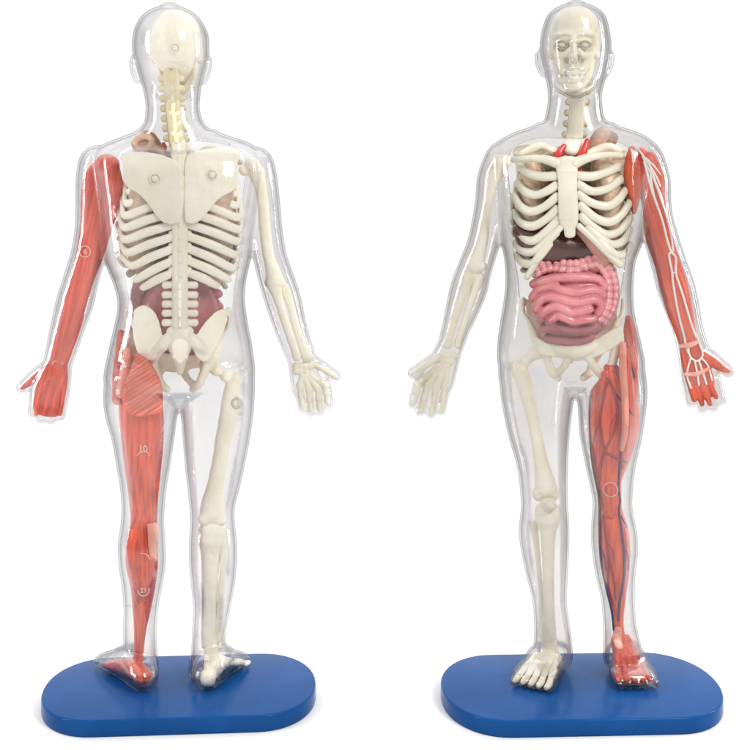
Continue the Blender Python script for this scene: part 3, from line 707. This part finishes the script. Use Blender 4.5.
line(F, mb, [(609, 489, -15, 8, 5), (610, 504, -16, 8.5, 5), (610, 514, -15, 6, 4)], n=14)
line(F, mb, [(607, 520, -11, 4), (607, 545, -12, 6), (610, 575, -9, 5), (614, 605, -6, 3)], n=14, flat=.7)
line(F, mb, [(621, 522, -10, 4), (623, 548, -11, 5), (621, 575, -9, 4), (619, 605, -6, 3)], n=14, flat=.7)
LM = part('leg_muscle', mb, 'muscle', R, 1.1, 2)
mb = MB(); line(F, mb, [(628, 318, 0, 3, 4), (630, 330, 0, 6.5, 7), (632, 352, 0, 6.5, 9), (633, 380, -3, 5, 9), (634, 400, -6, 3.5, 8)], n=16); part('hip_muscle', mb, 'muscle', R, 1.0, 2)
mb = MB(); line(F, mb, [(623, 344, -13, 3.5, 2.5), (623, 370, -20, 4, 2.5), (625, 400, -25.5, 3.8, 2.5), (625, 430, -25, 3.6, 2.5), (622, 450, -20, 2, 2)], n=12); part('tendon_band', mb, 'fascia', LM, .9, 1)
mb = MB(); line(F, mb, [(618, 629, -8, 3.6, 2.5), (617, 638, -10, 4.6, 3), (619, 646, -13, 4, 4)], n=14); part('ankle_tendon', mb, 'tendon', R, .9, 2)
a = F.g(620, 664); b = F.g(633, 688); mb = MB(); up = np.array([0, 0, 1.])
mb.tube([(a+up*22, 10, 10), (a+(b-a)*.35+up*21, 12, 11), (a+(b-a)*.6+up*14, 15, 8), (a+(b-a)*.85+up*9, 18, 5.5), (a+(b-a)*.98+up*8, 18, 4.5)], 'z', 20, 4)
dr = (b-a)/np.linalg.norm(b-a); sd = np.array([-dr[1], dr[0], 0])
for k in range(5): mb.tube([(a+(b-a)*.2+sd*(k-2)*2.6+up*33, 2.2), (a+(b-a)*.6+sd*(k-2)*5.5+up*22, 2.3), (a+(b-a)*.95+sd*(k-2)*7.4+up*12.5, 2.4), (a+(b-a)*1.08+sd*(k-2)*7.8+up*10, 2.2)], 'z', 8, 3)
part('foot_muscle', mb, 'muscle', R, .95, 1)
for nm, mt, r, pts in (('artery', 'darkred', 1.45, [(607.7, 379), (603, 400), (600, 422), (604.5, 449.5), (614, 457), (626, 462)]),
                   ('artery', 'darkred', 1.45, [(608.8, 379), (617, 402.5), (616, 426), (604.5, 451.6), (600.5, 466), (600, 480)]),
                   ('vein', 'greyvein', 1.3, [(617, 366), (621, 380), (625, 398), (624, 416), (621.6, 437), (620, 450)]),
                   ('vein', 'vein', 1.4, [(621, 445), (619.5, 470), (618.5, 488), (620, 500), (619, 511), (621.5, 530), (624, 552), (624, 575), (620, 600), (618, 620)]),
                   ('vein', 'vein', .9, [(620, 514), (623, 520), (626.5, 527)]),
                   ('vein', 'vein', .8, [(616, 394), (623, 403), (634, 416)]),
                   ('vein', 'vein', 1.3, [(591, 396), (590, 420), (591.5, 450), (595, 475), (599, 495), (600, 512), (600, 530), (601, 560), (607, 590), (612, 612), (614, 630)]),
                   ('artery', 'darkred', 1.1, [(603, 515), (606, 540), (609, 560), (608, 585), (613, 605)]),
                   ('artery', 'darkred', .6, [(600, 424), (595, 432), (593, 446)]),
                   ('artery', 'darkred', .6, [(616, 415), (611, 424), (610, 436)]),
                   ('artery', 'darkred', .6, [(608, 544), (613, 552), (614, 562)]),
                   ('vein', 'vein', .7, [(624, 548), (628, 556), (628, 570)]),
                   ('vein', 'vein', .7, [(600, 545), (604, 555), (606, 570)]),
                   ('artery', 'darkred', 1.0, [(609, 560), (613, 575), (616, 600)])):
    m = drape(F, LM, pts, r, out_=.3)
    if m: part(nm, m, mt, LM)
HMU = [o for o in R.children if o.name.startswith('hip_muscle')][0]
m = drape(F, HMU, [(624.5, 356), (629, 362), (633, 370), (635, 378)], 1.0, out_=.3)
if m: part('vein', m, 'vein', HMU)
ringmark(F, LM, 'moulded_ring', 610.5, 489.5, 7, .55, LM)
# clear shell
mb = MB()
# head
rows(F, mb, [(3.5, 567, 585, -10, 14), (8, 556, 596, -22, 26), (16, 547, 605, -31, 35), (32, 541.5, 609.5, -36, 41), (48, 539.8, 611, -38, 42), (62, 542, 609.5, -37, 39), (77, 545.5, 606, -35, 34), (88, 547.5, 603, -27, 32), (96, 548, 601.5, -20, 30), (104, 547.5, 602, -19, 29), (113, 546, 603, -20, 29), (124, 543, 607, -22, 31), (140, 536, 614, -24, 33)], 2.15, 36)
line(F, mb, [(561, 82, -22, 10, 9), (574.5, 88, -31, 11, 9), (588, 82, -22, 10, 9)], n=16)
line(F, mb, [(574.5, 40, -37, 3.5, 3), (574.5, 52, -41, 3.5, 4), (574.5, 60, -44, 4.6, 4.5)], n=12)
line(F, mb, [(558, 36, -32, 4, 3), (567, 35, -37, 4, 3), (582, 35, -37, 4, 3), (591, 36, -32, 4, 3)], n=12)
line(F, mb, [(566, 72, -37, 2, 2), (574.5, 70.5, -40, 2.6, 2.6), (583, 72, -37, 2, 2)], n=12)
line(F, mb, [(567, 76, -36, 2, 2), (574.5, 77.5, -39.5, 2.8, 2.6), (582, 76, -36, 2, 2)], n=12)
for x0, sg in ((540, -1), (609, 1)):
    line(F, mb, [(x0, 52, 0, 3, 6), (x0+sg*2.2, 56, 1, 3.2, 7), (x0+sg*1.2, 66, 0, 3, 6), (x0-sg*2.5, 75, -2, 2.6, 4)], n=14)
# trunk
rows(F, mb, [(126, 532, 618, -16, 22), (133, 512, 638, -22, 27), (141, 499, 651, -27, 31), (152, 492, 657, -33, 36), (170, 490, 656, -38, 41), (195, 494, 650, -41, 43), (220, 497, 645, -42, 42), (243, 501, 641, -41, 39), (262, 504.5, 634.5, -39, 36), (283, 505.5, 632.5, -38, 34), (300, 504, 632.5, -38, 35), (315, 501.5, 634, -38, 38), (344, 497.5, 640.5, -37, 43), (366, 498, 644, -33, 42), (384, 508, 637, -26, 34), (391, 540, 607, -16, 24)], 2.5, 40)
# legs
rows(F, mb, [(352, 500, 570, -32, 40), (372, 498, 576, -32, 40), (388, 499.5, 575.5, -32, 38), (404, 501.5, 573, -32, 35), (436, 508, 569.5, -33, 30), (468, 517, 568, -28, 27), (500, 520.6, 568, -25, 23), (516, 520, 569, -24, 23), (532, 518.5, 569.5, -22, 27), (552, 521, 569, -21, 29), (576, 526, 568, -19, 26), (600, 532, 567, -16, 20), (624, 534, 570, -14, 18), (640, 534, 572, -14, 19), (654, 534, 573, -14, 22), (662, 538, 572, -10, 22)], 2.1, 32)
rows(F, mb, [(352, 575, 640, -32, 40), (372, 573, 645, -32, 40), (388, 574.5, 646.5, -32, 38), (404, 577.8, 646, -32, 35), (436, 580, 641.6, -33, 30), (468, 586, 635, -28, 27), (500, 592.5, 632, -25, 23), (516, 592, 633.6, -24, 23), (532, 591, 637, -22, 27), (552, 592, 637.6, -21, 29), (576, 595.6, 635, -19, 26), (600, 601, 634.6, -16, 20), (624, 603, 636.5, -14, 18), (640, 603.5, 640, -14, 19), (654, 603, 642, -14, 22), (662, 604, 638, -10, 22)], 2.1, 32)
line(F, mb, [(556, 143, 3, 14, 20), (526, 144.5, 4, 15, 23), (506, 156, 3, 17, 22), (497, 172, 2, 18, 20)], n=24)
line(F, mb, [(594, 143, 3, 14, 20), (626, 144, 4, 15, 23), (644, 156, 3, 17, 22), (650, 172, 2, 18, 20)], n=24)
foot(F, mb, (557, 667), (534, 688.5), 17, 24, 17, 8.5)
foot(F, mb, (620, 667), (636, 688), 17, 23, 17, 8.5)
# arms
line(F, mb, [(504, 160, 2, 20, 20), (496, 178, 2, 19, 20), (493, 200, 2, 18, 19), (489, 220, 1, 17, 18), (483, 245, 0, 16.5, 17), (475, 268, 0, 17.5, 16), (469, 288, -1, 19, 16), (462, 310, -2, 17, 14), (456, 328, -3, 14.5, 12), (451, 344, -3, 13.5, 9.5), (447, 354, -3, 14, 9)], n=26)
hand_shell(F, mb, (448, 352), (437, 380), HT, HB, [(449, 357, -4, 9, 8), (436, 359.5, -5, 7.5, 7), (424, 366.5, -7, 6.5, 6), (413, 373.5, -9, 6.2, 5.6)], 14, 18)
line(F, mb, [(640, 160, 2, 20, 20), (650, 178, 2, 19.5, 20), (652.5, 200, 2, 18, 19), (656, 220, 1, 17, 18), (663, 245, 0, 17, 17), (669, 265, 0, 17.5, 16), (675.5, 286, -1, 18.5, 16), (682, 308, -2, 17, 14), (687, 326, -3, 15, 12), (691, 341, -3, 15, 9.5), (694, 352, -3, 16, 9)], n=26)
hand_shell(F, mb, (694, 352), (700, 378), [(691, 402), (702, 408), (713, 407), (721, 400)], [(688, 380), (698, 386), (707, 385), (714, 379)], [(697, 352, -4, 9, 8), (708, 356, -5, 8, 7), (719, 364, -7, 6.8, 6), (728.5, 371.5, -9, 6.2, 5.6)], 15.5, 19.5, 6.4)
shell(F, 'body_shell', R, mb, 'shell_front', OPEN, 1)

# ================================================================== the model seen from behind
G = Fig(178)
R = root(G, 'anatomy model turned to show its back, spine and shoulder blades showing, on a blue base')
FM = Mapped(G, True)
base(G, R, 180.5, 133.5, 58, -96, 62, math.radians(-4.5))
torso(R, FM, G, False)
skull(R, FM, G)
# bony arm (picture right)
long_bone(G, 'humerus', R, [(256, 172, 0, 8), (260, 185, 0, 6), (263, 205, 0, 5.2), (265.5, 235, 0, 5.4), (269, 258, 0, 5.4), (273, 272, 0, 7), (275, 283, 0, 9)], extra=[(252, 166, 0, 9), (244, 170, 0, 6), (269, 283, 0, 5), (281, 283, 0, 5)])
long_bone(G, 'ulna', R, [(275, 288, -2, 6), (279, 302, -2, 4.2), (286, 325, -2, 3.8), (294, 348, -2, 3.8), (297, 358, -2, 4)])
long_bone(G, 'radius', R, [(284, 288, 3, 5.5), (290, 304, 3, 3.8), (296, 326, 2, 3.8), (303, 347, 0, 4.2), (307, 358, 0, 5.2)])
HB = [(300, 386), (309, 390), (318, 389), (325, 385)]
HT = [(303, 408), (311, 412), (320, 411), (328, 404)]
hand_bones(G, R, (303, 366), HB, HT, thumb=[(312, 364, 2, 3.4), (319, 367.5, 3.5, 2.8), (326, 371, 5, 3.4), (332, 374.5, 6.5, 2.6), (336, 377, 7, 2.4)], d=1)
# bony leg (picture right)
long_bone(G, 'femur', R, [(234, 384, 0, 8), (232, 398, -1, 9), (228, 420, -1, 8.4), (223, 444, 0, 7.6), (219.5, 466, 0, 7.4), (215, 488, 0, 8), (213, 504, 0, 11), (213, 514, 0, 12.5)], extra=[(206, 366, 2, 7.5), (236, 379, 0, 7.5), (205, 519, -3, 7.5), (220, 519, -3, 7.5), (216, 370, 0, 6), (226, 376, 0, 6.5)])
ring = MB(); q = G.p(237, 403, -9.5)
ring.tube([(q+np.array([4.6*math.cos(t), 0, 4.6*math.sin(t)]), 1.3) for t in np.linspace(0, 6.28, 20)], 'y', 8, 1)
part('locating_button', ring, 'rib', [o for o in R.children if o.name.startswith('femur')][0])
long_bone(G, 'tibia', R, [(213, 530, 0, 13), (212, 540, 0, 12.5), (211, 556, 1, 9), (210, 580, 1, 7.5), (209.5, 610, 0, 7.2), (210, 634, -1, 8), (211, 645, -3, 8.5)])
long_bone(G, 'fibula', R, [(224, 544, -4, 5), (224, 560, -4, 3.6), (222, 585, -4, 3.4), (220.5, 610, -4, 3.4), (220, 630, -4, 4.4), (221, 642, -4, 4.4)])
footbones(G, R, (206, 690), (233, 667), 19, (211, 645, -2))
# muscular arm (picture left)
mb = MB()
line(G, mb, [(108, 163, -1, 12, 9), (104, 178, -1, 19, 12), (101, 200, -1, 20, 12), (97, 222, -1, 16.5, 12), (91, 250, -1, 14, 10), (83, 276, -1, 12, 9.5), (76, 300, -1, 11.5, 9), (69, 325, -1, 12, 8), (63, 348, -1, 10, 6), (59, 362, -1, 9, 5)], n=24, pw=2.3)
line(G, mb, [(114, 166, -6, 6), (112, 190, -7, 7), (106, 214, -7, 5), (100, 236, -7, 2.5)], n=14)
line(G, mb, [(92, 176, -6, 7), (90, 200, -7, 7), (89, 225, -7, 5), (85, 245, -6, 3)], n=14)
line(G, mb, [(86, 262, -6, 3), (78, 290, -6, 5), (68, 325, -4, 4.5), (60, 352, -3, 2.5)], n=12)
line(G, mb, [(92, 255, -6, 3), (85, 285, -6, 4.5), (77, 315, -5, 4), (66, 350, -3, 2.5)], n=12)
AM = part('arm_muscle', mb, 'muscle_arm2', R, 1.1, 2)
mb = MB()
line(G, mb, [(59, 362, 0, 9, 5), (55, 375, 0, 13, 5), (51, 390, 0, 15, 5), (48, 404, 0, 14.5, 4.5), (46, 413, 0, 12.5, 3.5)], n=20, pw=2.4)
line(G, mb, [(46, 370, 1, 5), (37, 377, 3.5, 4), (29, 383.5, 5, 3.2), (22, 388, 7, 2.2)], n=12)
for x0, x1 in ((38, 36), (46, 44), (54, 52), (61, 60)): line(G, mb, [(59+(x0-48)*.25, 372, -4, 1.6), (x0+2, 395, -4.5, 2.2), (x1, 414, -3, 2.4)], n=10)
HM = part('hand_muscle', mb, 'muscle_arm2', R, .95, 2)
textmark(G, AM, 'moulded_number', '6', 85, 251.8, 7, AM); ringmark(G, AM, 'moulded_ring', 85, 251.6, 5.4, .6, AM)
textmark(G, AM, 'moulded_number', '11', 57.5, 369, 8, HM); ringmark(G, HM, 'moulded_ring', 57.5, 366, 5.4, .6, HM, arc=(20, 160))
# muscular leg (picture left)
mb = MB()
rows(G, mb, [(396, 120, 160, -18, 14), (408, 119, 162.5, -21, 17), (423, 120, 163.5, -22, 19), (444, 122, 163, -22, 19), (465, 124.5, 161, -21, 17), (487, 127.7, 158.7, -19, 16), (508, 130, 157.6, -17, 15), (521, 130.5, 157, -15, 15), (532, 129, 157.5, -16, 15), (548, 126.5, 157.8, -18, 15), (564, 126, 157.8, -19, 14), (585, 130.5, 155.5, -16, 12), (607, 132.5, 151.5, -12, 10), (628, 134, 146.8, -9, 8), (649, 134, 144, -8, 7), (664, 135, 143, -9, 6)], 2.2, 28)
for x0, x1, r_ in ((128, 136, 5), (139, 141, 5), (149, 147, 5), (158, 154, 4.5)):
    line(G, mb, [(x0, 408, -18, r_*.8), (x0+1, 440, -18, r_), ((x0+x1)/2, 475, -17, r_), (x1, 510, -13, r_*.6)], n=12, flat=.8)
line(G, mb, [(139, 517, -14, 5, 4), (136, 540, -17, 9, 7), (136, 560, -19, 9, 7), (138, 580, -16, 7, 5), (140, 600, -12, 4, 3)], n=16)
line(G, mb, [(150, 558, -14, 6, 5), (151, 566, -17, 7, 6), (148, 582, -15, 6, 5), (143, 600, -12, 4, 3)], n=16)
line(G, mb, [(143, 600, -11, 4, 3), (141, 630, -11, 3.2, 3), (140.5, 655, -13, 3, 3), (140, 675, -17, 3.6, 3)], n=12)
LM = part('leg_muscle', mb, 'muscle', R, 1.1, 2)
mb = MB(); mb.plate(G, [(147, 524), (157.5, 524), (157.8, 545), (157, 562), (150, 557), (148, 545)], -17, 3); part('tendon_patch', mb, 'tendon', LM, 1.0, 2)
mb = MB(); mb.plate(G, [(136.5, 352), (148, 360), (160, 379), (163, 398), (161, 411), (150, 416), (134, 417), (125, 409), (122, 392), (130, 370)], -28, 16)
for v in mb.v: pass
GM = part('buttock_muscle', mb, 'glute', R, 1.3, 14)
mb = MB(); line(G, mb, [(121, 333, -2, 3.6, 5), (119.5, 350, -4, 4, 8), (117, 375, -5, 4.5, 9), (117, 400, -6, 5, 10)], n=14); part('hip_muscle', mb, 'muscle', R, 1.0, 2)
mb = MB(); line(G, mb, [(128, 352, -8, 5, 5), (126, 372, -14, 6.5, 7), (122, 392, -14, 6.5, 8)], n=14); part('hip_tendon', mb, 'fascia', R, 1.0, 2)
a = G.g(147, 690); b = G.g(112, 668); mb = MB()
mb.tube([(a+(b-a)*.1+up*12, 8, 9), (a+(b-a)*.4+up*13, 9, 9), (a+(b-a)*.7+up*9, 12, 5.5), (a+(b-a)*.95+up*6, 13, 4)], 'z', 18, 4); part('foot_muscle', mb, 'muscle', R, 1.0, 2)
textmark(G, LM, 'moulded_number', '10', 143, 449, 9, LM); ringmark(G, LM, 'moulded_ring', 143.5, 458, 6.5, .5, LM, arc=(20, 160))
textmark(G, LM, 'moulded_number', '21', 143.5, 590.3, 6.5, LM); ringmark(G, LM, 'moulded_ring', 143.5, 590.3, 5.4, .7, LM)
ringmark(G, LM, 'moulded_ring', 142, 561, 7.5, .5, LM, arc=(10, 170))
# clear shell
mb = MB()
rows(G, mb, [(6, 160, 179, -12, 10), (11, 149, 191, -24, 22), (19, 140, 200, -33, 31), (32, 134, 207.5, -40, 36), (48, 132.5, 209, -42, 38), (62, 135, 208, -39, 37), (76, 139, 204, -34, 35), (88, 143, 201, -31, 28), (98, 145, 200, -29, 21), (108, 146, 199.5, -28, 19), (121.6, 144.5, 203, -30, 21), (131, 139, 211, -31, 23), (146, 134, 218, -33, 25)], 2.15, 36)
line(G, mb, [(160, 88, 22, 10, 9), (172, 94, 30, 11, 9), (186, 88, 22, 10, 9)], n=16)
line(G, mb, [(171.5, 44, 37, 3.5, 3), (171.5, 56, 41, 3.5, 4), (171.5, 64, 44, 4.6, 4.5)], n=12)
for x0, sg in ((133.5, -1), (208, 1)):
    line(G, mb, [(x0, 58, 0, 3, 6), (x0+sg*1.0, 62, -1, 3.2, 7), (x0+sg*0, 72, 0, 3, 6), (x0-sg*3.5, 82, 2, 2.6, 4)], n=14)
rows(G, mb, [(133, 133, 221, -21, 16), (139, 117, 238, -27, 21), (147, 100, 253, -31, 26), (158, 94, 260, -41, 32), (176, 95, 262, -46, 37), (200, 98, 259, -47, 40), (228, 101, 255, -46, 41), (262, 106.5, 250, -45, 41), (285, 115, 245.5, -43, 39), (305, 118.6, 245, -43, 38), (328, 114.5, 248.5, -44, 38), (350, 109.5, 252.5, -43, 37), (381, 105, 254.5, -45, 33), (396, 120, 240, -34, 24), (403, 150, 208, -22, 12)], 2.5, 40)
rows(G, mb, [(362, 108, 176, -42, 32), (380, 105, 182, -41, 32), (398, 104, 180, -40, 31), (416, 106, 177, -35, 29), (440, 112.5, 174, -31, 30), (466, 117, 170, -28, 28), (488, 120.5, 166.5, -24, 25), (508, 121.8, 164.5, -23, 24), (524, 120.8, 164, -24, 23), (543, 118.2, 165, -28, 21), (564, 119, 165.5, -29, 20), (585, 122, 162.5, -25, 18), (607, 123.7, 158.5, -20, 16), (628, 123.3, 156.8, -18, 14), (649, 123.5, 157, -19, 14), (662, 122, 158, -21, 15), (673, 123, 159, -22, 12)], 2.1, 32)
rows(G, mb, [(362, 184, 252, -42, 32), (380, 177, 255, -41, 32), (398, 179, 254.7, -40, 31), (416, 181, 253.5, -35, 29), (440, 183, 250, -31, 30), (466, 185, 245, -28, 28), (488, 187.5, 240, -24, 25), (508, 189.5, 235, -23, 24), (524, 190, 235, -24, 23), (543, 189, 237, -28, 21), (564, 189.2, 237, -29, 20), (585, 191, 235, -25, 18), (607, 193, 231, -20, 16), (628, 192, 227, -18, 14), (649, 191, 225.5, -19, 14), (662, 189, 226, -21, 15), (673, 188, 226, -22, 12)], 2.1, 32)
foot(G, mb, (144, 691), (113, 666), 17, 20, 18, 8)
foot(G, mb, (206, 690), (233, 666), 17.5, 18, 18, 8)
line(G, mb, [(148, 149, 0, 13, 20), (124, 154, 0, 15.5, 23), (106, 164, 1, 17, 22), (97, 180, 2, 18, 20)], n=24)
line(G, mb, [(212, 149, 0, 13, 20), (236, 154, 0, 15.5, 23), (250, 164, 1, 17, 22), (258, 180, 2, 18, 20)], n=24)
line(G, mb, [(98, 165, 2, 20, 20), (96, 182, 2, 20, 20), (95, 205, 1, 19, 19), (93, 230, 1, 18, 18), (88, 255, 0, 17, 17), (81, 280, 0, 17.5, 16), (75, 302, 1, 18.5, 16), (68, 326, 1, 17, 14), (62, 348, 1, 15.5, 11), (58, 362, 1, 14.5, 9.5)], n=26)
hand_shell(G, mb, (58, 363), (50, 392), [(33, 412), (41.5, 418), (51, 419), (60, 416)], [(37, 396), (45, 398), (54, 398), (62, 394)], [(52, 366, 2, 9, 8), (42, 371.5, 3, 8, 7), (31, 380, 5, 6.8, 6), (22, 388.5, 7, 6.4, 5.6)], 14.5, 20, 6.2, d=0)
line(G, mb, [(255, 166, 2, 20, 20), (258, 182, 2, 20, 20), (262, 205, 1, 18.5, 19), (265, 228, 1, 17.5, 18), (269.5, 255, 0, 17, 17), (276, 278, 0, 18, 16), (283, 300, 1, 18.5, 16), (289, 322, 1, 17, 14), (295.5, 342, 1, 15.5, 11), (301, 356, 1, 15, 9.5)], n=26)
hand_shell(G, mb, (302, 359), (309, 385), HT, HB, [(305, 361, 2, 9, 8), (316, 364.5, 3, 8, 7), (326, 370.5, 5, 6.8, 6), (335, 376.5, 7, 6.2, 5.6)], 15, 18.5, 6.0, d=0)
fo = OPEN.copy(); fo[:, 0] = 180-(fo[:, 0]-571)*1.03; fo[:, 1] = np.interp(fo[:, 1], FB_Y[0], FB_Y[1])
shell(G, 'body_shell', R, mb, 'shell_back', fo, -1)

bs = [o for o in R.children if o.name.startswith('body_shell')][0]
m = drape(G, bs, [(124.5, 606), (132, 607), (139, 608), (139.3, 616), (139.5, 624)], .5, out_=.1)
if m: part('moulded_ridge', m, 'shell_back', bs)
